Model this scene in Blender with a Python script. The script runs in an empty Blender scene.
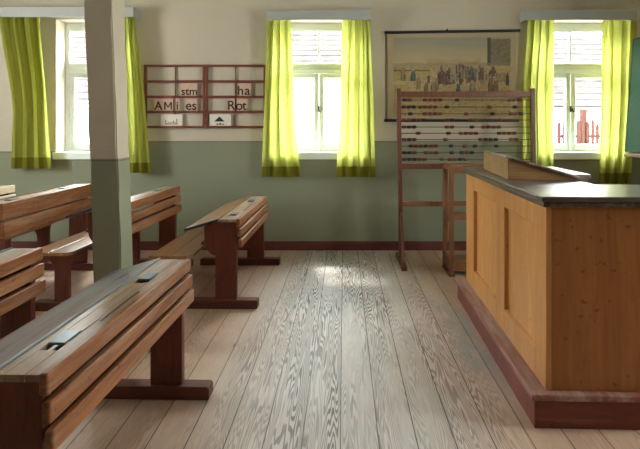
import bpy, bmesh, math, random
from mathutils import Vector, Matrix
random.seed(7)
S = bpy.context.scene
COL = S.collection
R = math.radians

# ------------------------------------------------------------------ mesh builder
class MB:
    def __init__(self): self.v = []; self.f = []; self.m = []
    def add(self, bm, M=None, mat=0):
        if M is not None: bm.transform(M)
        bm.verts.index_update(); n = len(self.v)
        self.v += [tuple(v.co) for v in bm.verts]
        for f in bm.faces:
            self.f.append([n + v.index for v in f.verts]); self.m.append(mat)
        bm.free(); return self
    def box(self, x0, x1, y0, y1, z0, z1, bev=0.0, M=None, mat=0, seg=2):
        bm = bmesh.new(); bmesh.ops.create_cube(bm, size=1)
        for v in bm.verts:
            v.co = Vector(((x0 + x1) / 2 + v.co.x * (x1 - x0), (y0 + y1) / 2 + v.co.y * (y1 - y0), (z0 + z1) / 2 + v.co.z * (z1 - z0)))
        if bev > 0: bmesh.ops.bevel(bm, geom=list(bm.edges), offset=bev, segments=seg, profile=.5, affect='EDGES')
        return self.add(bm, M, mat)
    def prism(self, pts, axis, a, b, bev=0.0, M=None, mat=0):
        # pts: polygon in the plane across axis ('x': (y,z), 'y': (x,z), 'z': (x,y))
        bm = bmesh.new()
        def P(p, t): return {'x': (t, p[0], p[1]), 'y': (p[0], t, p[1]), 'z': (p[0], p[1], t)}[axis]
        A = [bm.verts.new(P(p, a)) for p in pts]; B = [bm.verts.new(P(p, b)) for p in pts]
        bm.faces.new(A); bm.faces.new(B)
        for i in range(len(pts)):
            j = (i + 1) % len(pts); bm.faces.new((A[i], A[j], B[j], B[i]))
        bmesh.ops.recalc_face_normals(bm, faces=bm.faces)
        if bev > 0:
            ed = [e for e in bm.edges if len(e.link_faces) == 2 and e.calc_face_angle(0) > .5]
            bmesh.ops.bevel(bm, geom=ed, offset=bev, segments=2, profile=.5, affect='EDGES')
        return self.add(bm, M, mat)
    def cyl(self, p0, p1, r, seg=12, r2=None, mat=0):
        p0, p1 = Vector(p0), Vector(p1); d = p1 - p0
        bm = bmesh.new()
        bmesh.ops.create_cone(bm, cap_ends=True, segments=seg, radius1=r, radius2=r if r2 is None else r2, depth=d.length)
        return self.add(bm, Matrix.Translation((p0 + p1) / 2) @ d.to_track_quat('Z', 'Y').to_matrix().to_4x4(), mat)
    def lathe(self, prof, axis_x=True, seg=14, M=None, mat=0):
        bm = bmesh.new(); rings = []
        for (t, r) in prof:
            rings.append([bm.verts.new((t, r * math.cos(2 * math.pi * k / seg), r * math.sin(2 * math.pi * k / seg))) for k in range(seg)])
        for a, b in zip(rings, rings[1:]):
            for k in range(seg): bm.faces.new((a[k], a[(k + 1) % seg], b[(k + 1) % seg], b[k]))
        bm.faces.new(rings[0][::-1]); bm.faces.new(rings[-1])
        bmesh.ops.recalc_face_normals(bm, faces=bm.faces)
        return self.add(bm, M, mat)
    def build(self, name, mat, parent=None, loc=None, rz=0.0, smooth=False):
        me = bpy.data.meshes.new(name); me.from_pydata(self.v, [], self.f)
        mats = mat if isinstance(mat, (list, tuple)) else [mat]
        for m in mats: me.materials.append(m)
        for p, i in zip(me.polygons, self.m): p.material_index = i; p.use_smooth = smooth
        me.update()
        o = bpy.data.objects.new(name, me); COL.objects.link(o)
        if parent: o.parent = parent
        if loc: o.location = loc
        o.rotation_euler.z = rz
        return o

def tag(o, label=None, cat=None, group=None, kind=None):
    if label: o['label'] = label
    if cat: o['category'] = cat
    if group: o['group'] = group
    if kind: o['kind'] = kind
    return o
def empty(name, loc, rz=0.0):
    o = bpy.data.objects.new(name, None); COL.objects.link(o); o.location = loc; o.rotation_euler.z = rz
    o.empty_display_size = .1; return o
def struct(o, label=None, cat=None):
    o['kind'] = 'structure'; return tag(o, label, cat)

# ------------------------------------------------------------------ materials
class NT:
    def __init__(self, name):
        self.mat = bpy.data.materials.new(name); self.mat.use_nodes = True
        self.t = self.mat.node_tree; self.t.nodes.clear()
        self.out = self.t.nodes.new('ShaderNodeOutputMaterial')
    def n(self, typ, **kw):
        nd = self.t.nodes.new(typ)
        for k, v in kw.items(): setattr(nd, k, v)
        return nd
    def l(self, a, b): self.t.links.new(a, b)
    def val(self, sock, v):
        if hasattr(v, 'is_output') or isinstance(v, bpy.types.NodeSocket): self.l(v, sock)
        else: sock.default_value = v
    def math(self, op, a, b=0.0, c=None, clamp=False):
        nd = self.n('ShaderNodeMath', operation=op, use_clamp=clamp)
        self.val(nd.inputs[0], a); self.val(nd.inputs[1], b)
        if c is not None: self.val(nd.inputs[2], c)
        return nd.outputs[0]
    def ramp(self, fac, stops, interp='LINEAR'):
        nd = self.n('ShaderNodeValToRGB'); nd.color_ramp.interpolation = interp
        e = nd.color_ramp.elements
        while len(e) < len(stops): e.new(.5)
        for i, (p, c) in enumerate(stops): e[i].position = p; e[i].color = (*c, 1) if len(c) == 3 else c
        self.l(fac, nd.inputs[0]); return nd.outputs[0]
    def mix(self, fac, a, b, mode='MIX'):
        nd = self.n('ShaderNodeMix', data_type='RGBA', blend_type=mode)
        self.val(nd.inputs[0], fac)
        for i, v in ((6, a), (7, b)):
            if isinstance(v, tuple): nd.inputs[i].default_value = (*v, 1)
            else: self.l(v, nd.inputs[i])
        return nd.outputs[2]
    def noise(self, vec, scale, detail=4, rough=.55, dist=0.0):
        nd = self.n('ShaderNodeTexNoise'); self.l(vec, nd.inputs['Vector'])
        nd.inputs['Scale'].default_value = scale; nd.inputs['Detail'].default_value = detail
        nd.inputs['Roughness'].default_value = rough; nd.inputs['Distortion'].default_value = dist
        return nd.outputs['Fac']
    def mapping(self, vec, scale=(1, 1, 1), loc=None):
        nd = self.n('ShaderNodeMapping'); self.l(vec, nd.inputs[0]); nd.inputs['Scale'].default_value = scale
        if loc is not None: self.l(loc, nd.inputs['Location'])
        return nd.outputs[0]
    def bsdf(self, color, rough=.5, spec=.5, bump=None, bstr=.2, bdist=.01):
        b = self.n('ShaderNodeBsdfPrincipled')
        self.val(b.inputs['Base Color'], (*color, 1) if isinstance(color, tuple) else color)
        self.val(b.inputs['Roughness'], rough); b.inputs['Specular IOR Level'].default_value = spec
        if bump is not None:
            bp = self.n('ShaderNodeBump'); bp.inputs['Strength'].default_value = bstr; bp.inputs['Distance'].default_value = bdist
            self.l(bump, bp.inputs['Height']); self.l(bp.outputs[0], b.inputs['Normal'])
        self.l(b.outputs[0], self.out.inputs[0]); return b
    def objvec(self):
        tc = self.n('ShaderNodeTexCoord'); return tc.outputs['Object']
    def geo(self):
        g = self.n('ShaderNodeNewGeometry'); return g.outputs['Position']

def wood(name, dark, light, axis='y', rough=.5, worn=None, wamt=.5, spec=.5, scale=1.0, rings=.35, spot=.71):
    t = NT(name); ov = t.objvec()
    oi = t.n('ShaderNodeObjectInfo')
    cmb = t.n('ShaderNodeCombineXYZ')
    for i, k in enumerate((13.0, 7.0, 19.0)): t.l(t.math('MULTIPLY', oi.outputs['Random'], k), cmb.inputs[i])
    long_, across = .9 * scale, 9.0 * scale
    sc = {'x': (long_, across, across), 'y': (across, long_, across), 'z': (across, across, long_)}[axis]
    v = t.mapping(ov, sc, cmb.outputs[0])
    broad = t.noise(v, 1.0, 5, .6, .7)
    sf = tuple(6 * s for s in sc)
    fine = t.noise(t.mapping(ov, sf, cmb.outputs[0]), 1.0, 3, .6)
    w = t.math('FRACT', t.math('MULTIPLY', broad, 7.0))
    w = t.math('ABSOLUTE', t.math('SUBTRACT', t.math('MULTIPLY', w, 2.0), 1.0))
    f = t.math('ADD', t.math('MULTIPLY', broad, .55), t.math('MULTIPLY', fine, .35))
    f = t.math('ADD', f, t.math('MULTIPLY', t.math('SUBTRACT', w, .5), rings * .45))
    col = t.ramp(f, [(.25, dark), (.7, light)])
    spots = t.noise(t.mapping(ov, (1, 1, 1), cmb.outputs[0]), 26.0, 2, .5)
    sp = t.ramp(spots, [(spot, (0, 0, 0)), (spot + .03, (1, 1, 1))])
    col = t.mix(t.math('MULTIPLY', sp, .55), col, tuple(c * .35 for c in dark))
    if worn:
        wn = t.noise(t.mapping(ov, tuple(s * .45 for s in sc), cmb.outputs[0]), 2.0, 6, .7)
        wf = t.ramp(wn, [(.62 - .3 * wamt, (0, 0, 0)), (.85 - .3 * wamt, (1, 1, 1))])
        col = t.mix(t.math('MULTIPLY', wf, .85), col, worn)
    t.bsdf(col, rough, spec, f, .25, .004)
    return t.mat

def plain(name, c, rough=.5, spec=.5, metal=0.0, var=.12, nscale=8):
    t = NT(name); n = t.noise(t.objvec(), nscale, 4)
    col = t.mix(n, tuple(x * (1 - var) for x in c), tuple(min(1, x * (1 + var)) for x in c))
    b = t.bsdf(col, rough, spec, n, .08, .004); b.inputs['Metallic'].default_value = metal
    return t.mat

def wall_mat(name, dado=1.365, left_dado=None):
    t = NT(name); p = t.geo(); sx = t.n('ShaderNodeSeparateXYZ'); t.l(p, sx.inputs[0])
    z, x = sx.outputs[2], sx.outputs[0]
    nz = t.noise(p, 1.1, 5, .6); nf = t.noise(p, 40, 3)
    up = t.mix(nz, (.50, .44, .345), (.62, .555, .445))
    lo = t.mix(nz, (.215, .230, .155), (.29, .302, .215))
    h = t.math('ADD', dado, t.math('MULTIPLY', t.math('SUBTRACT', nf, .5), .006))
    if left_dado is not None:
        is_l = t.math('LESS_THAN', x, left_dado[0])
        h = t.math('SUBTRACT', h, t.math('MULTIPLY', is_l, dado - left_dado[1]))
    m = t.math('GREATER_THAN', z, h)
    col = t.mix(m, lo, up)
    line = t.math('LESS_THAN', t.math('ABSOLUTE', t.math('SUBTRACT', z, h)), .009)
    col = t.mix(t.math('MULTIPLY', line, .75), col, (.17, .14, .10))
    t.bsdf(col, .75, .3, nf, .12, .003); return t.mat

def floor_mat():
    PW = .188
    t = NT('worn_pine_boards'); p = t.geo(); sx = t.n('ShaderNodeSeparateXYZ'); t.l(p, sx.inputs[0])
    x, y = sx.outputs[0], sx.outputs[1]
    u = t.math('DIVIDE', t.math('ADD', x, .018), PW)
    idx = t.math('FLOOR', u); fr = t.math('FRACT', u)
    wn = t.n('ShaderNodeTexWhiteNoise', noise_dimensions='1D'); t.l(idx, wn.inputs['W'])
    rnd = wn.outputs['Value']
    # grain space: each board shifted along its own length
    cmb = t.n('ShaderNodeCombineXYZ')
    t.l(x, cmb.inputs[0]); t.l(t.math('ADD', y, t.math('MULTIPLY', rnd, 23.0)), cmb.inputs[1]); t.l(t.math('MULTIPLY', rnd, 9.0), cmb.inputs[2])
    gv = cmb.outputs[0]
    field = t.noise(t.mapping(gv, (12, .62, 1)), 1.0, 2, .4, .1)
    ring = t.math('SINE', t.math('MULTIPLY', field, 215.0))
    ring = t.math('ADD', t.math('MULTIPLY', ring, .5), .5)
    fine = t.noise(t.mapping(gv, (90, 5, 1)), 1.0, 4, .6)
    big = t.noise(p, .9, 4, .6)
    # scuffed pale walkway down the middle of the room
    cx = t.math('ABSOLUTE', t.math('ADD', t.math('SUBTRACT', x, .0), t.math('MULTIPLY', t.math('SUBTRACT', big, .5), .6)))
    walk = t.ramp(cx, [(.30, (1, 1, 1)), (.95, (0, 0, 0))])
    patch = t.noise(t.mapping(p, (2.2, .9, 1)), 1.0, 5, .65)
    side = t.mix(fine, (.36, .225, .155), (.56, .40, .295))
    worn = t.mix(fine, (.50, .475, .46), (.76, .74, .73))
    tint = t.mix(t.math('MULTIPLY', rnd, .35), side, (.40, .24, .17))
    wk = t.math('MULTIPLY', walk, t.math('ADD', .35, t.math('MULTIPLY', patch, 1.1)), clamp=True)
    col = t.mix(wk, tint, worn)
    gdark = t.mix(wk, (.19, .10, .065), (.055, .047, .043))
    gm = t.ramp(ring, [(.38, (0, 0, 0)), (.70, (1, 1, 1))])
    pres = t.ramp(t.noise(t.mapping(gv, (3, .5, 1)), 1.0, 3, .6), [(.36, (.15, .15, .15)), (.60, (1, 1, 1))])
    gm = t.math('MULTIPLY', gm, pres)
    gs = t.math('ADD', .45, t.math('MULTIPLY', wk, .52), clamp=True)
    col = t.mix(t.math('MULTIPLY', gm, gs), col, gdark)
    kn = t.noise(t.mapping(gv, (7, 3.4, 1)), 1.0, 1, .4)
    col = t.mix(t.math('MULTIPLY', t.ramp(kn, [(.77, (0, 0, 0)), (.80, (1, 1, 1))]), .6), col, (.12, .06, .04))
    # old grey paint rubbed off beside the desk plinth
    dx = t.math('ABSOLUTE', t.math('SUBTRACT', x, .90)); dy = t.math('ABSOLUTE', t.math('SUBTRACT', y, 3.55))
    gp = t.math('MULTIPLY', t.ramp(dx, [(.05, (1, 1, 1)), (.16, (0, 0, 0))]), t.ramp(dy, [(.35, (1, 1, 1)), (.8, (0, 0, 0))]))
    gp = t.math('MULTIPLY', gp, t.ramp(t.noise(t.mapping(p, (9, 3, 1)), 1.0, 5, .7), [(.35, (0, 0, 0)), (.55, (1, 1, 1))]))
    col = t.mix(t.math('MULTIPLY', gp, .8), col, (.24, .27, .275))
    gap = t.math('MULTIPLY', t.math('ABSOLUTE', t.math('SUBTRACT', fr, .5)), 2.0)
    gn = t.noise(t.mapping(p, (3, 9, 1)), 1.0, 3, .7)
    thr = t.math('SUBTRACT', .980, t.math('MULTIPLY', gn, .022))
    gapm = t.math('GREATER_THAN', gap, thr)
    col = t.mix(t.math('MULTIPLY', gapm, .85), col, (.035, .025, .02))
    hgt = t.math('SUBTRACT', t.math('MULTIPLY', gm, -.3), gapm)
    t.bsdf(col, t.math('ADD', .42, t.math('MULTIPLY', fine, .2)), .4, hgt, .35, .004)
    return t.mat

def curtain_mat(name, c, trans, tf):
    t = NT(name); ov = t.objvec()
    w1 = t.noise(t.mapping(ov, (140, 140, 12)), 1.0, 2); w2 = t.noise(t.mapping(ov, (12, 12, 150)), 1.0, 2)
    wv = t.math('MULTIPLY', t.math('ADD', w1, w2), .5)
    col = t.mix(wv, tuple(x * .8 for x in c), tuple(min(1, x * 1.15) for x in c))
    tc = t.mix(wv, tuple(x * .85 for x in trans), tuple(min(1, x * 1.1) for x in trans))
    d = t.n('ShaderNodeBsdfDiffuse'); t.l(col, d.inputs[0])
    tr = t.n('ShaderNodeBsdfTranslucent'); t.l(tc, tr.inputs[0])
    ms = t.n('ShaderNodeMixShader'); ms.inputs[0].default_value = tf
    t.l(d.outputs[0], ms.inputs[1]); t.l(tr.outputs[0], ms.inputs[2]); t.l(ms.outputs[0], t.out.inputs[0])
    return t.mat

def glass_mat():
    t = NT('window_glass'); tr = t.n('ShaderNodeBsdfTransparent'); tr.inputs[0].default_value = (.93, .96, .95, 1)
    g = t.n('ShaderNodeBsdfGlossy'); g.inputs['Roughness'].default_value = .03
    lw = t.n('ShaderNodeLayerWeight'); lw.inputs[0].default_value = .5
    ms = t.n('ShaderNodeMixShader'); t.l(t.math('ADD', t.math('MULTIPLY', t.math('POWER', lw.outputs[1], 4.0), .55), .04), ms.inputs[0]); t.l(tr.outputs[0], ms.inputs[1]); t.l(g.outputs[0], ms.inputs[2])
    t.l(ms.outputs[0], t.out.inputs[0]); return t.mat

def tile_mat():
    t = NT('roof_tiles'); p = t.objvec()
    br = t.n('ShaderNodeTexBrick'); t.l(t.mapping(p, (1, 1, 1)), br.inputs[0])
    n = t.noise(p, 3.0, 4)
    col = t.mix(n, (.026, .0228, .0218), (.031, .028, .027))
    n2 = t.noise(t.mapping(p, (4.5, .4, 3)), 1.0, 2)
    col = t.mix(t.ramp(n2, [(.52, (0, 0, 0)), (.62, (1, 1, 1))]), col, (.020, .0172, .0165))
    t.bsdf(col, .9, .03); return t.mat

def canvas_mat():
    t = NT('printed_canvas'); a = t.n('ShaderNodeVertexColor'); a.layer_name = 'Col'
    n = t.noise(t.objvec(), 60, 3)
    col = t.mix(t.math('MULTIPLY', n, .22), a.outputs[0], (.30, .22, .13))
    t.bsdf(col, .7, .25); return t.mat

M = {}
M['wall'] = wall_mat('limewash_and_green_dado', 1.355, (-2.6, 1.225))
M['wall_side'] = wall_mat('limewash_and_green_dado_side', 1.355)
M['pillar'] = wall_mat('painted_post', 1.315)
M['floor'] = floor_mat()
M['ceiling'] = plain('ceiling_plaster', (.55, .52, .46), .8, .2)
M['base'] = wood('oxblood_baseboard', (.09, .02, .015), (.19, .047, .036), 'x', .5)
M['white'] = plain('white_window_paint', (.84, .90, .86), .4, .5, 0, .04)
M['pelmet'] = plain('pale_grey_pelmet_paint', (.40, .41, .39), .55, .4, 0, .05)
M['glass'] = glass_mat()
M['curtain'] = curtain_mat('lime_linen', (.39, .385, .07), (.46, .495, .12), .5)
M['hem'] = curtain_mat('lime_linen_doubled', (.24, .22, .03), (.20, .20, .03), .4)
M['iron'] = plain('black_iron', (.03, .03, .03), .4, .5, .6)
M['leg'] = wood('oxblood_bench_wood', (.08, .016, .009), (.20, .046, .024), 'z', .42)
M['foot'] = wood('oxblood_foot_wood', (.07, .015, .009), (.17, .044, .026), 'x', .45)
M['slat'] = wood('orange_brown_slat', (.13, .040, .014), (.42, .165, .058), 'y', .36, (.44, .32, .23), .34, spot=.68)
M['ledge'] = wood('scuffed_ledge', (.17, .085, .042), (.36, .215, .12), 'y', .38, (.50, .43, .36), .62)
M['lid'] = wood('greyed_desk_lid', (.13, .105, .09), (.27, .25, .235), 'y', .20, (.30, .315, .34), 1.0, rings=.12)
M['lid_warm'] = wood('brown_desk_lid', (.20, .10, .05), (.38, .22, .11), 'y', .36, (.42, .34, .26), .35)
M['slat_lit'] = wood('pale_lit_slat', (.46, .34, .22), (.72, .60, .44), 'y', .4)  # slat wood made paler: the light on the far desk is in its colour
M['seat'] = wood('worn_seat_plank', (.24, .11, .046), (.46, .24, .11), 'y', .30, (.55, .43, .33), .35)
M['ink'] = plain('dark_ink_recess', (.022, .02, .02), .5)
M['slide'] = plain('blued_metal_slide', (.14, .17, .20), .35, .5, .3)
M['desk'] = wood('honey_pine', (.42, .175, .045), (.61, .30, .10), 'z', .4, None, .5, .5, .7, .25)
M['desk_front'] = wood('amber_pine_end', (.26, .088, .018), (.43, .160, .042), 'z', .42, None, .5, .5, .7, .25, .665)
M['desk_panel'] = wood('honey_pine_panel', (.46, .20, .055), (.64, .325, .115), 'z', .4, None, .5, .5, .7, .35)
M['desk_top'] = wood('dark_worn_desk_top', (.060, .042, .034), (.13, .10, .085), 'x', .28, (.25, .23, .215), .4)
M['desk_edge'] = wood('scuffed_desk_moulding', (.05, .03, .02), (.13, .08, .05), 'y', .45, (.36, .28, .20), .5)
M['plinth'] = wood('red_brown_plinth', (.11, .016, .008), (.22, .042, .018), 'x', .42, (.34, .18, .12), .05)
M['plinth_lip'] = wood('scuffed_red_lip', (.16, .045, .03), (.28, .10, .07), 'y', .4, (.46, .34, .29), .6)
M['lectern'] = wood('pale_brown_lectern', (.22, .11, .038), (.40, .23, .095), 'x', .42)
M['lectern_lid'] = wood('lectern_lid_wood', (.10, .055, .03), (.2, .12, .07), 'y', .35, (.6, .56, .5), .45)
M['abacus'] = wood('brown_abacus_frame', (.10, .034, .017), (.21, .080, .040), 'z', .45)
M['bead_red'] = plain('red_bead', (.12, .018, .012), .35)
M['bead_brown'] = plain('brown_bead', (.13, .05, .028), .35)
M['bead_black'] = plain('black_bead', (.018, .013, .012), .35)
M['rod'] = plain('iron_wire', (.07, .055, .045), .4, .5, .6)
M['rack'] = wood('red_brown_rack', (.15, .055, .022), (.30, .125, .055), 'z', .42)
M['letter_frame'] = wood('cherry_letter_frame', (.13, .032, .016), (.24, .065, .036), 'x', .45)
M['card_pink'] = plain('pinkish_card', (.66, .45, .35), .7, .2)
M['card_cream'] = plain('cream_card', (.78, .73, .64), .7, .2)
M['print'] = plain('black_print', (.012, .011, .010), .6)
M['canvas'] = canvas_mat()
M['black_rod'] = plain('black_hanging_rod', (.015, .014, .014), .4)
M['board'] = plain('green_chalkboard', (.016, .055, .028), .7, .12)
M['board_wood'] = wood('chalkboard_stand_wood', (.10, .05, .03), (.2, .1, .06), 'z')
M['ext_wall'] = plain('white_render', (.62, .60, .57), .8, .2)
M['tiles'] = tile_mat()
M['red_paint'] = plain('red_fence_paint', (.026, .0095, .009), .8, .03)
M['pave'] = plain('pale_pavement', (.30, .29, .27), .8, .2)

# ------------------------------------------------------------------ the room
XL, XR, YB, YF, ZC = -5.7, 3.9, 6.0, -3.2, 3.4      # left, right, back (window) wall, wall behind the viewer, ceiling
WT = .36
struct(MB().box(XL - WT, XR + WT, YF - WT, YB + WT, -.12, 0).build('floor', M['floor']))
struct(MB().box(XL - WT, XR + WT, YF - WT, YB + WT, ZC, ZC + .15).build('ceiling', M['ceiling']))

def wall_x(name, y0, y1, x0, x1, openings, mat):
    """wall along x with rectangular openings [(xa, xb, za, zb)]"""
    b = MB(); ops = sorted(openings); c = x0
    for (xa, xb, za, zb) in ops:
        b.box(c, xa, y0, y1, 0, ZC); b.box(xa, xb, y0, y1, 0, za); b.box(xa, xb, y0, y1, zb, ZC); c = xb
    b.box(c, x1, y0, y1, 0, ZC)
    return struct(b.build(name, mat))
def wall_y(name, x0, x1, y0, y1, openings, mat):
    b = MB(); c = y0
    for (ya, yb, za, zb) in sorted(openings):
        b.box(x0, x1, c, ya, 0, ZC); b.box(x0, x1, ya, yb, 0, za); b.box(x0, x1, ya, yb, zb, ZC); c = yb
    b.box(x0, x1, c, y1, 0, ZC)
    return struct(b.build(name, mat))

WIN_BACK = [(-3.60, -2.70), (-.884, .236), (2.37, 3.49)]
ZA, ZB = 1.20, 2.88
wall_x('wall_back', YB, YB + WT, XL - WT, XR + WT, [(a, b, ZA, ZB) for a, b in WIN_BACK], M['wall'])
ADDED_WIN_LEFT = [(3.0, 4.3)]  # out-of-view opening, added to let daylight into the room
ADDED_WIN_RIGHT = [(1.7, 2.9)]  # likewise added out of view, lights the room from the right
wall_y('wall_left', XL - WT, XL, YF, YB, [(a, b, ZA, ZB) for a, b in ADDED_WIN_LEFT], M['wall_side'])
WIN_REAR = []
wall_x('wall_front', YF - WT, YF, XL - WT, XR + WT, [(a, b, ZA, ZB) for a, b in WIN_REAR], M['wall_side'])
wall_y('wall_right', XR, XR + WT, YF, YB, [(a, b, ZA, ZB) for a, b in ADDED_WIN_RIGHT], M['wall_side'])
struct(MB().box(XL, XR, YB - .022, YB, 0, .112, .006).build('baseboard_back', M['base']))
struct(MB().box(XR - .022, XR, YF, YB - .022, 0, .112, .006).build('baseboard_right', M['base']))
struct(MB().box(XL, XL + .022, YF, YB - .022, 0, .112, .006).build('baseboard_left', M['base']))

# pillar: square painted post, leaning a little
b = MB(); SEC = 24
for (nx, ny) in [(0, 0)]:
    bm = bmesh.new(); rings = []
    for k in range(SEC + 1):
        z = ZC * k / SEC; lean = -.0335 * (z - 0.0)
        pts = []
        for (px, py) in ((-.095, -.095), (.095, -.095), (.095, .095), (-.095, .095)):
            j = lambda: random.uniform(-.0035, .0035)
            pts.append(bm.verts.new((px + lean + j(), py + j(), z)))
        rings.append(pts)
    for a_, b_ in zip(rings, rings[1:]):
        for k in range(4): bm.faces.new((a_[k], a_[(k + 1) % 4], b_[(k + 1) % 4], b_[k]))
    bm.faces.new(rings[0][::-1]); bm.faces.new(rings[-1])
    bmesh.ops.bevel(bm, geom=[e for e in bm.edges if abs(e.verts[0].co.z - e.verts[1].co.z) > .05], offset=.008, segments=2, affect='EDGES')
    b.add(bm)
struct(b.build('pillar', M['pillar'], loc=(-1.612, 3.40, 0)), 'square painted post, off-white above and grey-green below', 'pillar')

# ------------------------------------------------------------------ windows
def window(name, cx, half, wy, axis='x', full=True, sgn=1, wall_face=None):
    """casement window: local x across, local y outwards, origin at the sill centre of the frame plane"""
    w = empty(name, (0, 0, 0)); struct(w)
    if axis == 'x': w.location = (cx, wy, 0); w.rotation_euler.z = 0 if sgn > 0 else math.pi
    else: w.location = (wy, cx, 0); w.rotation_euler.z = math.pi / 2 * sgn
    h = half; f = MB()
    d0, d1 = -.035, .035
    f.box(-h, -h + .055, d0, d1, ZA, ZB, .004); f.box(h - .055, h, d0, d1, ZA, ZB, .004)
    f.box(-h + .055, h - .055, d0, d1, ZB - .10, ZB, .004); f.box(-h + .055, h - .055, d0, d1, ZA, ZA + .04, .004)
    f.box(-h + .055, h - .055, d0 - .02, d1, 2.225, 2.355, .008)          # transom
    f.box(-h + .055, h - .055, d0 - .035, d0 - .015, 2.255, 2.285, .005)
    f.build('window_frame', M['white'], w)
    u = MB()
    u.box(-h + .055, h - .055, -.02, .02, 2.355, 2.375, .004); u.box(-h + .055, h - .055, -.02, .02, 2.765, 2.78, .004)
    u.box(-.011, .011, -.02, .02, 2.375, 2.765, .003)
    u.build('fanlight_sash', M['white'], w)
    MB().box(-h + .055, h - .055, -.003, .003, 2.37, 2.77).build('pane', M['glass'], w)
    for s in (-1, 1):
        a0, a1 = sorted((s * .004, s * (h - .055)))
        c = MB()
        c.box(a0, a0 + .058, -.03, .02, ZA + .04, 2.225, .005); c.box(a1 - .058, a1, -.03, .02, ZA + .04, 2.225, .005)
        c.box(a0 + .058, a1 - .058, -.03, .02, ZA + .04, ZA + .115, .005); c.box(a0 + .058, a1 - .058, -.03, .02, 2.17, 2.225, .005)
        c.box(a0 + .058, a1 - .058, -.02, .015, 1.762, 1.782, .003)
        cs = c.build('casement', M['white'], w)
        MB().box(a0 + .05, a1 - .05, -.003, .003, ZA + .10, 2.18).build('pane', M['glass'], cs)
    k = MB(); k.box(-.012, .012, -.042, -.028, 1.73, 1.81, .003); k.cyl((0, -.04, 1.77), (0, -.075, 1.77), .007); k.box(-.008, .045, -.082, -.07, 1.762, 1.778, .003, Matrix.Translation((0, 0, 1.77)) @ Matrix.Rotation(R(70), 4, 'Y') @ Matrix.Translation((0, 0, -1.77)))
    tag(k.build('handle', M['iron'], w), 'small dark iron window handle')
    dep = .235
    MB().box(-h - .03, h + .03, -dep - .035, -dep + .001, 1.135, 1.222, .006).box(-h, h, -dep, -.036, ZA, ZA + .022).build('sill', M['white'], w)
    return w
wins = []
for i, (a, c) in enumerate(WIN_BACK):
    wins.append(window('window_%d' % (i + 1), (a + c) / 2, (c - a) / 2, 6.235))
for i, (a, c) in enumerate(ADDED_WIN_LEFT):
    window('window_%d' % (i + 4), (a + c) / 2, (c - a) / 2, XL - .235, 'y')  # added unseen window filling the left opening
for i, (a, c) in enumerate(ADDED_WIN_RIGHT):
    window('window_%d' % (i + 5), (a + c) / 2, (c - a) / 2, XR + .235, 'y', True, -1)  # added unseen window filling the right opening

# ------------------------------------------------------------------ pelmets and curtains
def pelmet(x0, x1, z0, z1, label):
    b = MB(); y0, y1 = 5.80, 6.0
    b.box(x0, x1, y0, y0 + .02, z0, z1, .004); b.box(x0, x0 + .02, y0 + .02, y1, z0, z1, .003); b.box(x1 - .02, x1, y0 + .02, y1, z0, z1, .003)
    b.box(x0 + .02, x1 - .02, y0 + .02, y1, z1 - .02, z1)
    o = b.build('curtain_pelmet', M['pelmet'], loc=None); tag(o, label, 'pelmet', 'grey wooden curtain pelmets')
    r = MB(); r.cyl((x0 + .02, 5.88, z0 + .045), (x1 - .02, 5.88, z0 + .045), .010); r.build('curtain_rail', M['iron'], o)
pelmet(-4.9, -2.545, 2.868, 2.99, 'long pale grey pelmet board above the window behind the post')
pelmet(-.93, .318, 2.832, 2.953, 'short pale grey pelmet board above the middle window')
pelmet(2.19, 3.545, 2.832, 2.953, 'pale grey pelmet board above the window by the green chalkboard')

def curtain(xt0, xt1, xm0, xm1, xb0, xb1, zt, zm, zb, hem, folds, seed, label):
    """cloth hanging at y=5.88; edges given at top, at height zm and at the hem"""
    rng = random.Random(seed); ph = rng.uniform(0, 6); ph2 = rng.uniform(0, 6)
    NX, NZ = 90, 44
    def edge(z):
        if z >= zm:
            t = (z - zm) / (zt - zm); t = t * t * (3 - 2 * t) * .6 + .4 * t
            return xm0 + (xt0 - xm0) * t, xm1 + (xt1 - xm1) * t
        t = (zm - z) / (zm - zb); return xm0 + (xb0 - xm0) * t, xm1 + (xb1 - xm1) * t
    def co(u, z):
        x0, x1 = edge(z); t = (zt - z) / (zt - zb)
        amp = .036 - .012 * t
        w = u + .025 * math.sin(5 * t + ph2) * math.sin(math.pi * u)
        y = amp * math.sin(2 * math.pi * folds * w + ph) + .014 * math.sin(2 * math.pi * folds * 2.3 * w + ph2 + 1.5 * t) * (1.2 - t)
        pin = max(0, 1 - t / .04); y *= 1 - .4 * pin
        x = x0 + (x1 - x0) * u + .010 * math.sin(2 * math.pi * folds * 2 * w + ph)
        return (x, 5.885 + y, z)
    def sheet(z0, z1, nz):
        b = MB()
        for j in range(nz + 1):
            for i in range(NX + 1): b.v.append(co(i / NX, z1 + (z0 - z1) * j / nz))
        for j in range(nz):
            for i in range(NX):
                a = j * (NX + 1) + i; b.f.append([a, a + NX + 1, a + NX + 2, a + 1]); b.m.append(0)
        return b
    root = empty('curtain', ((xb0 + xb1) / 2, 5.885, zb))
    tag(root, label, 'curtain', 'lime green curtains')
    off = Vector(root.location)
    for nm, z0, z1, nz, m in (('curtain_panel', zt, zb + hem, NZ, M['curtain']), ('hem', zb + hem, zb, 6, M['hem'])):
        s = sheet(z0, z1, nz); s.v = [tuple(Vector(v) - off) for v in s.v]
        s.build(nm, m, root, smooth=True)
s_ = 5.885 / 480
X = lambda px: (px - 344) * s_
Z = lambda py: 1.55 - (py - 126) * s_
curtain(X(-3), X(41), X(11), X(48), X(9), X(52), 2.90, Z(112), Z(168.5), .135, 3.5, 3, 'lime green curtain hanging left of the post, beside the white window frame')
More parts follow.
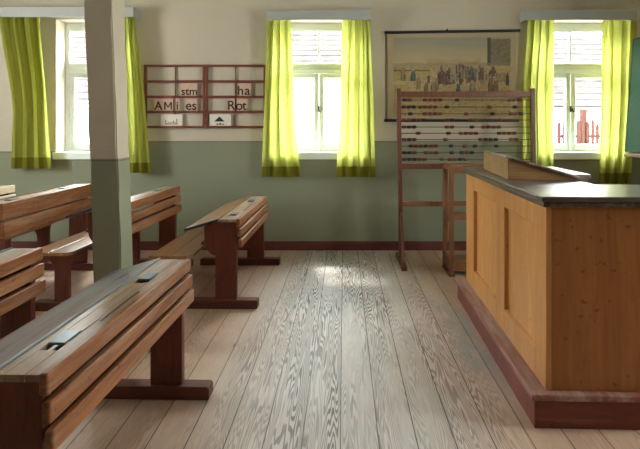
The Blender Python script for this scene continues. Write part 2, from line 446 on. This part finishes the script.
curtain(X(122), X(136), X(125), X(146), X(128), X(151), 2.90, Z(112), Z(173), .125, 2.5, 4, 'narrow lime green curtain between the post and the letter board')
curtain(X(268), X(291), X(265), X(295), X(262), X(301), 2.864, Z(112), Z(177), .13, 3.0, 5, 'lime green curtain beside the letter board, left half of the middle pair')
curtain(X(343), X(370), X(341), X(374), X(337), X(376), 2.864, Z(112), Z(177), .13, 3.4, 6, 'lime green curtain beside the hanging picture, right half of the middle pair')
curtain(X(528), X(553), X(523), X(552), X(522), X(553), 2.864, Z(98), Z(182), .13, 3.4, 8, 'lime green curtain right behind the abacus post')
curtain(X(603), X(635), X(602), X(632), X(599), X(630), 2.864, Z(98), Z(184), .135, 3.3, 9, 'lime green curtain beside the green chalkboard')

# ------------------------------------------------------------------ school desks with attached seats
GROUPD = 'school desks with attached bench seats'
def school_desk(loc, yaw, h, label, L=1.36, tw=.47, warm=False, fr=.15, nsl=3, slat='slat'):
    d = empty('school_desk', loc, R(yaw)); tag(d, label, 'school desk', GROUPD)
    sl = .24 + (h - .75) * .3; gap = .018 if nsl == 3 else .010; sw = (sl - (nsl - 1) * gap) / nsl
    sz = .445 + (h - .75) * .35
    for k in range(nsl):
        z1 = h - k * (sw + gap); xo = .009 * k
        b = MB(); b.box(-.030 + xo, xo, 0, L, z1 - sw, z1, .008, seg=3)
        s = b.build('slat', M[slat], d)
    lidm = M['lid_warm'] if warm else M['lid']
    lx = -.030 - .150                                      # joint between ledge and lid
    b = MB()
    # ledge, left open over the two inkwell recesses
    rec = [(.17, .29), (L - .43, L - .31)]
    x0, x1 = lx + .004, -.0305; ry0, ry1 = x0 + .035, x1 - .045
    zt, zb = h - .006, h - .030
    b.box(x0, ry0, .005, L - .005, zb, zt, .003); b.box(ry1, x1, .005, L - .005, zb, zt, .003)
    c = .005
    for (a, e) in rec: b.box(ry0, ry1, c, a, zb, zt, .002); c = e
    b.box(ry0, ry1, c, L - .005, zb, zt, .002)
    lg = b.build('pen_ledge', M['ledge'], d)
    for (a, e) in rec:
        w = MB().box(ry0 - .004, ry1 + .004, a - .004, e + .004, zb - .03, zb - .012).build('inkwell_recess', M['ink'], d)
        MB().box(ry0 + .003, ry1 - .003, a + .045, e + .03, zt - .004, zt + .006, .002).build('inkwell_slide', M['slide'], w)
    MB().box(ry1 + .012, ry1 + .022, .42, L - .55, zt - .001, zt + .0012).build('pen_groove', M['ink'], d)
    # sloping lid
    drop = .085
    x_hi, x_lo = lx - .003, -tw
    th = .022
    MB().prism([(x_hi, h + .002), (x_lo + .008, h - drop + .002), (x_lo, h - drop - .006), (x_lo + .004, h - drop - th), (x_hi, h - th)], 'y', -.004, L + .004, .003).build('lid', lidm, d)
    for ya, yb in ((-.014, -.0045), (L + .0045, L + .014)):
        MB().prism([(x_hi, h), (x_lo, h - drop), (x_lo, h - drop - th), (x_hi, h - th)], 'y', ya, yb, .002).build('lid_edge', M['ink'], d)
    sh = MB().box(x_lo + .12, -.036, .075, L - .075, h - .235, h - .217).build('book_shelf', M['leg'], d)
    # end panels with a curved front, on long floor feet
    for y0 in (.022, L - .067):
        y1 = y0 + .045
        top = h - .031
        pts = [(-.031, top), (lx, top)]
        xs = x_lo + .16
        zs = h - drop * ((lx - xs) / (lx - x_lo)) - .03
        pts += [(xs, zs), (xs + .002, zs - .09)]
        for k in range(1, 8):
            a = k / 7 * math.pi / 2
            pts.append((xs + .002 + (.222 - .03 - abs(0)) * 0 + ((-.215) - xs) * (1 - math.cos(a)), zs - .09 - .16 * math.sin(a)))
        pts += [(-.215, .075), (-.031, .075)]
        MB().prism(pts, 'y', y0, y1, .004).build('end_panel', M['leg'], d)
        yc = (y0 + y1) / 2
        MB().prism([(-.735, 0), (fr - .005, 0), (fr, .010), (fr, .062), (fr - .012, .075), (-.725, .075), (-.735, .065)], 'y', yc - .043, yc + .043, .005).build('foot', M['foot'], d)
        # seat support flaring under the plank
        pts = [(-.56, .0755), (-.44, .0755), (-.44, sz - .13)]
        for k in range(1, 6):
            a = k / 5 * math.pi / 2
            pts.append((-.44 + .012 * (1 - math.cos(a)), sz - .13 + .10 * math.sin(a)))
        pts += [(-.425, sz - .0285), (-.70, sz - .0285)]
        for k in range(1, 6):
            a = k / 5 * math.pi / 2
            pts.append((-.70 + .14 * math.sin(a), sz - .0285 - .12 * (1 - math.cos(a)) - .01))
        MB().prism(pts, 'y', y0, y1, .004).build('seat_support', M['leg'], d)
    b = MB()
    b.prism([(-.592, 0.0), (-.592, L), (-.43, L), (-.415, L - .05), (-.415, .05), (-.45, 0.0)], 'z', sz - .028, sz, .005)
    b.box(-.775, -.596, 0, L, sz - .028, sz, .005)
    b.build('seat', M['seat'], d)
    return d

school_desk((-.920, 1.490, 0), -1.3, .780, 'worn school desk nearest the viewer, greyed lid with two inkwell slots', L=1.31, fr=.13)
school_desk((-.882, 4.058, 0), -.7, .765, 'small brown school desk by the back wall, facing the open floor', warm=True)
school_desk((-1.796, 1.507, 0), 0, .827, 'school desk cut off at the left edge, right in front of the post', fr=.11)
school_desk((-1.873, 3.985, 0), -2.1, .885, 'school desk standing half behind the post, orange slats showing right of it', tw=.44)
school_desk((-2.760, 3.881, 0), -.3, .922, 'tall school desk with wide orange slats, running from picture edge to post', warm=True, nsl=2)
school_desk((-3.690, 4.03, 0), 0, .890, 'school desk with slats toned pale as if lit, only its end peeping over the tall orange one', fr=.12, slat='slat_lit')

# ------------------------------------------------------------------ teacher's desk
td = empty('teacher_desk', (1.045, 2.485, 0), -.026)
tag(td, 'large honey pine teacher desk with two panels on a red plinth', 'desk')
DW, DL, ZP, ZT = .86, 1.80, .18, 1.188
zt0 = ZT - .032
# carcass: spine and two wings round the teacher's place
b = MB()
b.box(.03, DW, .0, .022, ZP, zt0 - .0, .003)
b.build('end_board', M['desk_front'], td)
b = MB()
b.box(.03, .745, DL - .022, DL, ZP, zt0, .003); b.box(.48, .50, .48, 1.14, ZP, zt0, .003)
b.box(.50, DW, .458, .48, ZP, zt0, .003); b.box(.50, .745, 1.14, 1.162, ZP, zt0, .003)
b.box(DW - .02, DW, .022, .458, ZP, zt0, .003); b.box(.725, .745, 1.162, DL - .022, ZP, zt0, .003)
b.build('inner_carcass', M['desk_edge'], td)
# class side: frame of stiles and rails with two sunk panels
P = [(.16, .70), (.885, 1.53)]
za, zb_ = .335, 1.01
b = MB()
b.box(0, .03, 0, P[0][0], ZP, zt0, .003); b.box(0, .03, P[0][1], P[1][0], ZP, zt0, .003); b.box(0, .03, P[1][1], DL, ZP, zt0, .003)
for (a, c) in P:
    b.box(0, .03, a, c, ZP, za, .004); b.box(0, .03, a, c, zb_, zt0, .004)
b.build('side_frame', M['desk'], td)
for (a, c) in P:
    MB().box(.0265, .0295, a - .01, c + .01, za - .01, zb_ + .01).build('panel', M['desk_panel'], td)
# U-shaped top with a moulded edge
ov = .032
U = [(-ov, -ov), (DW + ov, -ov), (DW + ov, .50), (.50, .50), (.50, 1.12), (.775, 1.12), (.775, DL + ov), (-ov, DL + ov)]
MB().prism(U, 'z', zt0 + .004, ZT, .006).build('desk_top', M['desk_top'], td)
ov2 = .014
MB().box(-ov2 - .004, .012, -ov2, DL + ov2, zt0 - .026, zt0 + .003, .006).box(.012, DW + ov2, -ov2 - .004, .012, zt0 - .026, zt0 + .003, .006).build('edge_moulding', M['desk_edge'], td)
# plinth
b = MB(); b.box(-.068, DW + .04, -.028, DL + .045, 0, ZP - .034, .004)
b.build('plinth', M['plinth'], td)
b = MB(); b.box(-.085, DW + .055, -.042, DL + .06, ZP - .034, ZP, .007)
b.build('plinth_lip', M['plinth_lip'], td)

lt = empty('table_lectern', (1.105, 3.235, 1.1885), -.085)
tag(lt, 'sloping wooden lectern box lying on the teacher desk', 'lectern')
b = MB(); b.prism([(0, 0), (.45, 0), (.45, .012), (0, .142)], 'y', 0, .80, .003)
b.build('lectern_box', M['lectern'], lt)
ang = math.atan2(.13, .45)
b = MB(); b.box(-.022, .50, -.016, .816, 0, .017, .004, Matrix.Translation((0, 0, .1425)) @ Matrix.Rotation(ang, 4, 'Y'))
b.build('lectern_lid', M['lectern_lid'], lt)

# ------------------------------------------------------------------ abacus
ab = empty('standing_abacus', (1.40, 5.42, 0))
tag(ab, 'tall brown wooden counting frame with ten wires of beads', 'abacus')
AW = .755; AT = 1.975
for s in (-1, 1):
    b = MB(); b.prism([(s * AW - .024, .05), (s * AW + .024, .05), (s * AW + .024 - .03, AT), (s * AW - .024 - .03, AT)], 'y', -.022, .022, .004)
    b.build('post', M['abacus'], ab)
    f = MB(); f.prism([(-.30, 0), (-.20, 0), (-.18, .02), (.18, .02), (.20, 0), (.30, 0), (.30, .045), (.06, .075), (-.06, .075), (-.30, .045)], 'x', s * AW - .03, s * AW + .03, .004)
    f.build('foot', M['abacus'], ab)
    br = MB(); br.prism([(-.21, .06), (-.17, .06), (-.022, .52), (-.022, .58)], 'x', s * AW - .014, s * AW + .014, .003)
    br.build('brace', M['rack'], ab)
lean = lambda z: -.03 * (z - .05) / (AT - .05)
for (z0, z1, nm) in ((1.875, 1.94, 'top_rail'), (1.065, 1.125, 'bottom_rail'), (.645, .70, 'stretcher')):
    zz = (z0 + z1) / 2
    MB().box(-AW + .025 + lean(zz), AW - .025 + lean(zz), -.016, .016, z0, z1, .004).build(nm, M['rack'] if nm == 'stretcher' else M['abacus'], ab)
rows = [100, 107, 113.7, 120, 127, 133.2, 139.5, 146, 152.7, 159.3]
k_ = 5.42 / 480
rng = random.Random(21)
proto = {}
# runs of beads pushed together: (start along the wire in quarter pixels of the row, colours)
RUNS = [[(108, 'kr'), (190, 'rbrr'), (316, 'k'), (525, 'bbr')], [(104, 'rkk'), (170, 'rrrr'), (275, 'k'), (446, 'b'), (545, 'k')],
        [(130, 'k'), (188, 'rbrb'), (352, 'b'), (456, 'k'), (530, 'bbr')], [(104, 'rrkrk'), (275, 'rk'), (370, 'rb'), (484, 'r')],
        [(104, 'rkk'), (275, 'rr'), (374, 'k'), (420, 'rkrr')], [(160, 'r'), (280, 'k'), (330, 'brbr'), (482, 'krrr')],
        [(104, 'rkr'), (268, 'b'), (408, 'rkkk'), (530, 'br')], [(130, 'krrkrr'), (290, 'k'), (345, 'b'), (385, 'k'), (470, 'k')],
        [(104, 'kkr'), (190, 'bbr'), (292, 'k'), (332, 'krk')], [(104, 'rkkrr'), (252, 'b'), (285, 'rbkb')]]
for ri, py in enumerate(rows):
    z = 1.55 - (py - 126) * k_
    dx = lean(z)
    MB().cyl((-AW + .02 + dx, 0, z), (AW - .02 + dx, 0, z), .0045, 8).build('wire', M['rod'], ab)
    for (st, cols) in RUNS[ri]:
        for q, ch in enumerate(cols):
            kind = 'rbk'.index(ch)
            if kind not in proto:
                w = .0275
                mb = MB().lathe([(-w, .009), (-w + .004, .015), (-w * .55, .0185), (w * .55, .0185), (w - .004, .015), (w, .009)])
                o = mb.build('bead', (M['bead_red'], M['bead_brown'], M['bead_black'])[kind], ab, smooth=True)
                proto[kind] = o
            else:
                o = proto[kind].copy(); COL.objects.link(o); o.parent = ab
            o.location = (-AW + .03 + dx + (st - 95) / 510 * 1.45 + q * .0565, 0, z)

# ------------------------------------------------------------------ open rack
rk = empty('shelf_rack', (1.085, 4.95, 0))
tag(rk, 'narrow open red-brown shelf rack between abacus and teacher desk', 'shelf')
RW, RD, RH = .42, .34, 1.15
for (x, y) in ((0, 0), (RW - .05, 0), (0, RD - .035), (RW - .05, RD - .035)):
    MB().box(x, x + .05, y, y + .035, .012, RH, .004).build('post', M['rack'], rk)
for (z0, z1, nm) in ((RH - .03, RH - .004, 'shelf'), (.585, .612, 'shelf'), (.12, .145, 'shelf')):
    MB().box(.006, RW - .006, .036, RD - .036, z0, z1, .003).build(nm, M['rack'], rk)
for x in (.006, RW - .03):
    for (z0, z1) in ((.055, .20), (.555, .64), (RH - .06, RH - .032)):
        MB().box(x, x + .024, .036, RD - .036, z0, z1, .003).build('side_rail', M['rack'], rk)
for (z0, z1) in ((.05, .145), (.58, .635), (.72, .75), (RH - .09, RH - .02)):
    MB().box(.051, RW - .051, .006, .030, z0, z1, .003).build('front_rail', M['rack'], rk)
for (x, y) in ((-.006, -.02), (RW - .056, -.02)):
    MB().box(x, x + .062, y, RD + .02, 0, .0115, .002).build('runner', M['foot'], rk)

# ------------------------------------------------------------------ letter board with cards
k_ = 5.96 / 480
bx = lambda px: (px - 344) * k_
bz = lambda py: 1.55 - (py - 126) * k_
lb = empty('letter_board', (bx(204.5), 6.0, bz(128)))
tag(lb, 'red-brown wooden letter rack with four rows on the wall', 'letter board')
o0 = Vector(lb.location)
def lbox(px0, px1, py0, py1, d0, d1, mb, bev=.003):
    mb.box(bx(px0) - o0.x, bx(px1) - o0.x, d0, d1, bz(py1) - o0.z, bz(py0) - o0.z, bev); return mb
RWS = [65, 80.6, 96, 111, 126.2]
lbox(143.6, 265.6, 64.6, 66.6, -.045, -.001, MB()).build('top_rail', M['letter_frame'], lb)
for y in RWS[1:]:
    mb = lbox(143.6, 265.6, y + .6, y + 2.0, -.045, -.001, MB()); lbox(143.6, 265.6, y - .4, y + .6, -.045, -.037, mb)
    mb.build('card_ledge', M['letter_frame'], lb)
for (a, c) in ((143.6, 146), (202.3, 204.6), (205.2, 207.5), (263.4, 265.6)):
    lbox(a, c, 66.6, 126.6, -.036, -.001, MB()).build('upright', M['letter_frame'], lb)
for p in (174.6, 235):
    lbox(p - .4, p + .4, 66.6, 126.6, -.02, -.001, MB()).build('divider', M['letter_frame'], lb)

def text_mesh(body, size, mat, parent, loc, name='letter'):
    cu = bpy.data.curves.new(name, 'FONT'); cu.body = body; cu.size = size; cu.extrude = .0006; cu.align_x = 'CENTER'; cu.offset = .0018
    o = bpy.data.objects.new(name, cu); COL.objects.link(o); bpy.context.view_layer.update()
    me = bpy.data.meshes.new_from_object(o.evaluated_get(bpy.context.evaluated_depsgraph_get()))
    bpy.data.objects.remove(o); me.materials.clear(); me.materials.append(mat)
    o = bpy.data.objects.new(name, me); COL.objects.link(o); o.parent = parent; o.location = loc; o.rotation_euler = (math.pi / 2, 0, 0)
    return o
CG = 'letter cards in the wall rack'
def card(px0, px1, row, body, label, mat='card_pink', hgt=13.0, size=.165):
    base = RWS[row + 1] + .55; z0 = bz(base) ; w = bx(px1) - bx(px0); h = hgt * k_
    c = empty('letter_card', ((bx(px0) + bx(px1)) / 2, 5.972, z0)); tag(c, label, 'card', CG)
    MB().box(-w / 2, w / 2, -.0015, .0015, .0006, h, 0).build('card_sheet', M[mat], c)
    if body == 'M':
        a = .098; g = MB()
        for q in (-1, 1):
            g.box(q * .040 - .009, q * .040 + .009, -.0032, -.0022, .022, .022 + a)
            g.prism([(q * .049, .022 + a), (q * .030, .022 + a), (q * -.008, .050), (q * .008, .050)], 'y', -.0034, -.0033)
        g.build('letter', M['print'], c)
    elif body: text_mesh(body, size, M['print'], c, (0, -.003, .022 if row != 3 else .04))
    return c, w, h
card(180.5, 189.2, 2 - 1, 'st', 'pinkish card printed st in the second row', size=.135)
card(189.6, 196.6, 1, 'm', 'pinkish card printed m beside the st card', size=.135)
card(237.4, 243.4, 1, 'h', 'pinkish card with black letter h', size=.16)
card(243.8, 250.6, 1, 'a', 'pinkish card with black letter a next to the h')
card(153.6, 162.6, 2, 'A', 'pinkish card with capital A below left in the rack', size=.15)
card(163.0, 172.6, 2, 'M', 'pinkish card with capital M next to the A', size=.15)
card(175.2, 178.8, 2, 'i', 'narrow pinkish card with letter i beside the M', size=.15)
card(185.8, 191.0, 2, 'e', 'pinkish card with letter e before the s')
card(191.4, 196.6, 2, 's', 'pinkish card with letter s after the e')
card(227.6, 234.4, 2, 'R', 'pinkish card with capital R')
card(236.6, 241.6, 2, 'o', 'pinkish card with letter o after the R')
card(242.0, 246.6, 2, 't', 'pinkish card with letter t at the end of Rot')
c, w, h = card(160.4, 182, 3, None, 'cream picture card with a black tray drawing, bottom row', 'card_cream', 12.4)
mb = MB(); mb.box(-.075, .075, -.0022, -.0016, .030, .040); mb.box(-.075, -.066, -.0022, -.0016, .04, .085); mb.box(.062, .071, -.0022, -.0016, .04, .10); mb.box(-.045, .05, -.0022, -.0016, .05, .056); mb.box(.02, .03, -.0022, -.0016, .056, .075)
mb.build('drawing', M['print'], c)
c, w, h = card(209.4, 230.4, 3, None, 'cream picture card with a black triangle drawing, bottom row', 'card_cream', 12.4)
mb = MB(); mb.prism([(-.075, .065), (.055, .065), (-.008, .128)], 'y', -.0022, -.0016); mb.box(-.045, -.02, -.0022, -.0016, .025, .040); mb.box(-.01, .015, -.0022, -.0016, .025, .045); mb.box(.025, .05, -.0022, -.0016, .025, .036)
mb.build('drawing', M['print'], c)

# ------------------------------------------------------------------ hanging school picture
k2 = 5.965 / 480
wc = empty('wall_picture', ((452 - 344) * k2, 5.972, 1.55 - (121 - 126) * k2)); tag(wc, 'faded printed school picture of harvest workers hanging from a black rod', 'wall chart')
def painting(nx, nz):
    rng = random.Random(5); W, H = 132, 90
    img = [[(0, 0, 0)] * nx for _ in range(nz)]
    lerp = lambda a, b, t: tuple(x + (y - x) * max(0, min(1, t)) for x, y in zip(a, b))
    from mathutils import noise as mn
    figs = []
    for _ in range(80):                                   # crowd of figures in the middle ground
        fx = rng.gauss(.60, .13); fz = .50 + rng.uniform(-.04, .07)
        figs.append((fx, fz, rng.uniform(.008, .015), rng.uniform(.035, .075), rng.choice([(.06, .06, .06), (.10, .09, .09), (.30, .22, .15), (.22, .10, .07), (.42, .36, .27), (.12, .15, .18)])))
    for (fx, fz) in ((.38, .40), (.36, .38), (.30, .35), (.80, .40), (.84, .39), (.12, .52), (.20, .50), (.66, .36), (.24, .42), (.55, .34)):
        figs.append((fx, fz, rng.uniform(.016, .024), rng.uniform(.055, .08), rng.choice([(.04, .14, .14), (.05, .16, .15), (.36, .27, .16), (.34, .30, .22), (.26, .15, .08)])))
    cows = [(.47, .47, .07, .018, (.50, .45, .36)), (.47, .43, .06, .03, (.10, .08, .06)), (.74, .40, .045, .05, (.42, .27, .11)), (.88, .48, .05, .055, (.36, .23, .10)), (.78, .44, .03, .04, (.45, .34, .18)), (.50, .46, .05, .025, (.18, .12, .08))]
    for j in range(nz):
        v = j / (nz - 1)
        for i in range(nx):
            u = i / (nx - 1)
            n = mn.noise((u * 7, v * 9, 0)); n2 = mn.noise((u * 40, v * 60, 3)); n3 = mn.noise((u * 3, v * 16, 8))
            if u < .045 or u > .955 or v > .945 or v < .03: c = (.43, .34, .22)
            elif v > .62:
                t = (v - .62) / .33; c = lerp((.50, .38, .20), (.27, .27, .22), t + .25 * n3)
                if .30 < u < .72 and v < .70 + .05 * n: c = lerp(c, (.36, .25, .13), .5)
                if u > .78 and v < .93: c = lerp((.24, .20, .12), (.13, .12, .08), .5 + n2)
                if .775 < u < .80: c = (.07, .07, .06)
                if v < .66 + .05 * mn.noise((u * 5, 0, 1)) : c = lerp(c, (.22, .20, .15), .6)
            else:
                c = lerp((.46, .35, .16), (.34, .25, .11), .5 + .7 * n)
                if n2 > .18: c = lerp(c, (.20, .15, .08), .55)
                if .555 < v < .575 and u < .33: c = (.12, .10, .07)
                if .40 < v < .46 and n > .1: c = lerp(c, (.50, .42, .22), .6)
            for (fx, fz, fw, fh, fc) in cows:
                if ((u - fx) / fw) ** 2 + ((v - fz) / fh) ** 2 < 1: c = lerp(fc, (.1, .07, .04), .3 + .6 * n2)
            for (fx, fz, fw, fh, fc) in figs:
                q = (v - fz) / fh
                if -1 < q < 1 and .045 < u < .955:
                    if abs(u - fx) < fw * (1.0 - .35 * max(0, q)): c = lerp(fc, (.04, .03, .025), .25 + .7 * abs(n2) + .4 * (abs(u - fx) > fw * .6))
                elif 1 <= q < 1.32 and abs(u - fx) < fw * .5: c = (.36, .24, .15)
            img[j][i] = c
    return img
NXp, NZp = 190, 124
WP, HP = 129 * k2, 86.5 * k2
b = MB()
for j in range(NZp):
    for i in range(NXp):
        xx = -WP / 2 + WP * i / (NXp - 1); zz = HP * j / (NZp - 1)
        b.v.append((xx, .006 * math.sin(xx * 4 + 1) * (zz / HP) * (1 - zz / HP) * 2, zz))
for j in range(NZp - 1):
    for i in range(NXp - 1):
        a = j * NXp + i; b.f.append([a, a + 1, a + NXp + 1, a + NXp]); b.m.append(0)
pc = b.build('picture_sheet', M['canvas'], wc, loc=(0, 0, .02), smooth=True)
img = painting(NXp, NZp)
ca = pc.data.color_attributes.new('Col', 'FLOAT_COLOR', 'POINT')
flat = []
for j in range(NZp):
    for i in range(NXp): flat += [*img[j][i], 1.0]
ca.data.foreach_set('color', flat)
b = MB(); b.cyl((-WP / 2 - .035, 0, HP + .025), (WP / 2 + .045, 0, HP + .05), .018, 14)
b.build('top_rod', M['black_rod'], wc)
b = MB(); b.cyl((-WP / 2 - .04, 0, .008), (WP / 2 + .03, 0, .008), .018, 14)
b.build('bottom_rod', M['black_rod'], wc)
b = MB(); b.cyl((-.06, .02, HP + .055), (-.06, -.012, HP + .060), .012, 10); b.build('hook', M['iron'], wc)

# ------------------------------------------------------------------ green chalkboard on its stand
cb = empty('chalkboard', (3.40, 5.06, 0)); tag(cb, 'green chalkboard leaning on a stand at the picture edge', 'chalkboard')
T = Matrix.Translation((-.105, 0, 1.25)) @ Matrix.Rotation(R(4.3), 4, 'Y')
MB().box(-.014, .014, -.72, .535, .02, 1.30, .003, T).build('board_panel', M['board'], cb)
b = MB()
for (y0, y1, z0, z1) in ((-.74, .555, 0, .022), (-.74, .555, 1.298, 1.32), (-.74, -.718, .022, 1.298), (.533, .555, .022, 1.298)): b.box(-.017, .017, y0, y1, z0, z1, .003, T)
b.build('board_frame', M['board'], cb)
for y in (-.62, .36):
    MB().box(.02, .065, y, y + .05, .051, 2.45, .004).build('post', M['board_wood'], cb)
    MB().box(-.24, .30, y - .008, y + .058, 0, .05, .005).build('foot', M['board_wood'], cb)
MB().box(.025, .06, -.569, .359, .55, .62, .004).build('stretcher', M['board_wood'], cb)
MB().box(-.16, .0195, -.69, .50, 1.20, 1.235, .004).build('chalk_ledge', M['board_wood'], cb)

# ------------------------------------------------------------------ outside
struct(MB().box(-40, 40, 6.36, 60, -.35, -.15).build('ground_outside', M['pave']))
def house(loc, rz, w, eave, rise, run, label, depth=6.0):
    h = empty('house', loc, R(rz)); tag(h, label, 'house')
    MB().box(-w / 2, w / 2, .35, depth, -.15 - loc[2], eave + .1).build('wall', M['ext_wall'], h)
    n = int(math.hypot(rise, run) / .30); b = MB(); ang = math.atan2(rise, run)
    for k in range(n):
        s0 = k * .30
        Mx = Matrix.Translation((0, 0, eave)) @ Matrix.Rotation(ang, 4, 'X') @ Matrix.Translation((0, s0, 0)) @ Matrix.Rotation(R(-3.2), 4, 'X')
        b.box(-w / 2 - .25, w / 2 + .25, 0, .36, .0, .05, 0, Mx)
    b.build('roof', M['tiles'], h)
    MB().prism([(run, eave + rise - .08), (2 * run, eave - .1), (2 * run, eave - .2), (run, eave + rise - .2)], 'x', -w / 2 - .25, w / 2 + .25).build('rear_roof', M['tiles'], h)
    MB().cyl((-w / 2 - .2, -.05, eave - .06), (w / 2 + .2, -.05, eave - .06), .06, 10).build('gutter', M['rod'], h)
    return h
house((-.6, 13.5, 0), 0, 7.6, 3.02, 3.2, 3.8, 'white house seen through the middle window, tiled roof')
house((7.4, 13.0, 0), 4, 6.0, 2.05, 2.5, 3.0, 'white house with low tiled roof behind the window by the chalkboard', 6.0)
house((-9.1, 13.0, 0), -2, 5.6, 2.25, 2.4, 2.85, 'white house with tiled roof behind the window beside the post', 5.7)
fn = empty('picket_fence', (5.0, 10.0, -.15)); tag(fn, 'red picket fence outside the window by the chalkboard', 'fence')
for z in (.9, 1.45): MB().box(-.55, .75, .012, .045, z, z + .07).build('rail', M['red_paint'], fn)
for k in range(13):
    x = -.52 + k * .10; hh = 1.80 + .05 * math.sin(k * 2.1)
    MB().prism([(x - .032, 0), (x + .032, 0), (x + .032, hh - .06), (x, hh), (x - .032, hh - .06)], 'y', -.012, .0115).build('picket', M['red_paint'], fn)
MB().box(-.02, .085, .046, .14, 0, 2.06).build('post', M['red_paint'], fn)
# leaning red boards outside the window beside the post
rb = empty('red_trestle', (-7.0, 12.0, -.15)); tag(rb, 'red wooden trestle outside the window beside the post', 'trestle')
for s, a in ((-1, 32), (1, -32)):
    MB().box(-.06, .06, -.03 + s * .035, .03 + s * .035, .0, 2.0, .004, Matrix.Translation((s * -.98 * 1.0, 0, 0)) @ Matrix.Rotation(R(a * 1.0) * -s * -s, 4, 'Y') if False else Matrix.Translation((s * .95, 0, .03)) @ Matrix.Rotation(R(-s * 32), 4, 'Y')).build('leg', M['red_paint'], rb)
MB().box(-.6, .6, -.025, .025, .80, .90, .004).build('cross_bar', M['red_paint'], rb)

# ------------------------------------------------------------------ daylight
w = bpy.data.worlds.new('World'); S.world = w; w.use_nodes = True
nt = w.node_tree; nt.nodes.clear()
out = nt.nodes.new('ShaderNodeOutputWorld'); bg = nt.nodes.new('ShaderNodeBackground')
tc = nt.nodes.new('ShaderNodeTexCoord'); sp = nt.nodes.new('ShaderNodeSeparateXYZ'); rp = nt.nodes.new('ShaderNodeValToRGB')
nt.links.new(tc.outputs['Generated'], sp.inputs[0]); nt.links.new(sp.outputs[2], rp.inputs[0])
rp.color_ramp.elements[0].color = (1, .985, .955, 1); rp.color_ramp.elements[1].color = (.92, .96, 1, 1)
nt.links.new(rp.outputs[0], bg.inputs[0]); bg.inputs[1].default_value = 50.0
nt.links.new(bg.outputs[0], out.inputs[0])
def portal(name, loc, rot, sx, sy):
    l = bpy.data.lights.new(name, 'AREA'); l.shape = 'RECTANGLE'; l.size = sx; l.size_y = sy
    l.cycles.is_portal = True
    o = bpy.data.objects.new(name, l); COL.objects.link(o); o.location = loc; o.rotation_euler = rot
zc, hz = (ZA + ZB) / 2, ZB - ZA
for (a, c) in WIN_BACK: portal('daylight_portal', ((a + c) / 2, YB + WT + .02, zc), (R(-90), 0, 0), c - a, hz)
for (a, c) in ADDED_WIN_LEFT: portal('daylight_portal', (XL - WT - .02, (a + c) / 2, zc), (R(90), 0, R(-90)), c - a, hz)
for (a, c) in ADDED_WIN_RIGHT: portal('daylight_portal', (XR + WT + .02, (a + c) / 2, zc), (R(90), 0, R(90)), c - a, hz)
sl = bpy.data.lights.new('sun', 'SUN'); sl.energy = 9.0; sl.angle = R(6); sl.color = (1, .95, .86)
so = bpy.data.objects.new('sun', sl); COL.objects.link(so); so.location = (-2, 14, 12)
so.rotation_euler = Vector((.21, -.55, -1)).normalized().to_track_quat('-Z', 'Y').to_euler()

# ------------------------------------------------------------------ camera
cam = bpy.data.cameras.new('camera'); co_ = bpy.data.objects.new('camera', cam); COL.objects.link(co_)
co_.location = (0, 0, 1.55); co_.rotation_euler = (R(90), 0, 0)
cam.sensor_width = 36; cam.lens = 27.0; cam.sensor_fit = 'HORIZONTAL'
cam.shift_x = -(344 - 320) / 640; cam.shift_y = -(224.5 - 126) / 640
cam.clip_start = .05; cam.clip_end = 200
S.camera = co_
S.view_settings.view_transform = 'Standard'; S.view_settings.look = 'None'
S.view_settings.gamma = 1; S.view_settings.use_curve_mapping = False; S.view_settings.exposure = 0.12
S.cycles.use_denoising = True
S.cycles.max_bounces = 12; S.cycles.diffuse_bounces = 6; S.cycles.transmission_bounces = 8; S.cycles.transparent_max_bounces = 12
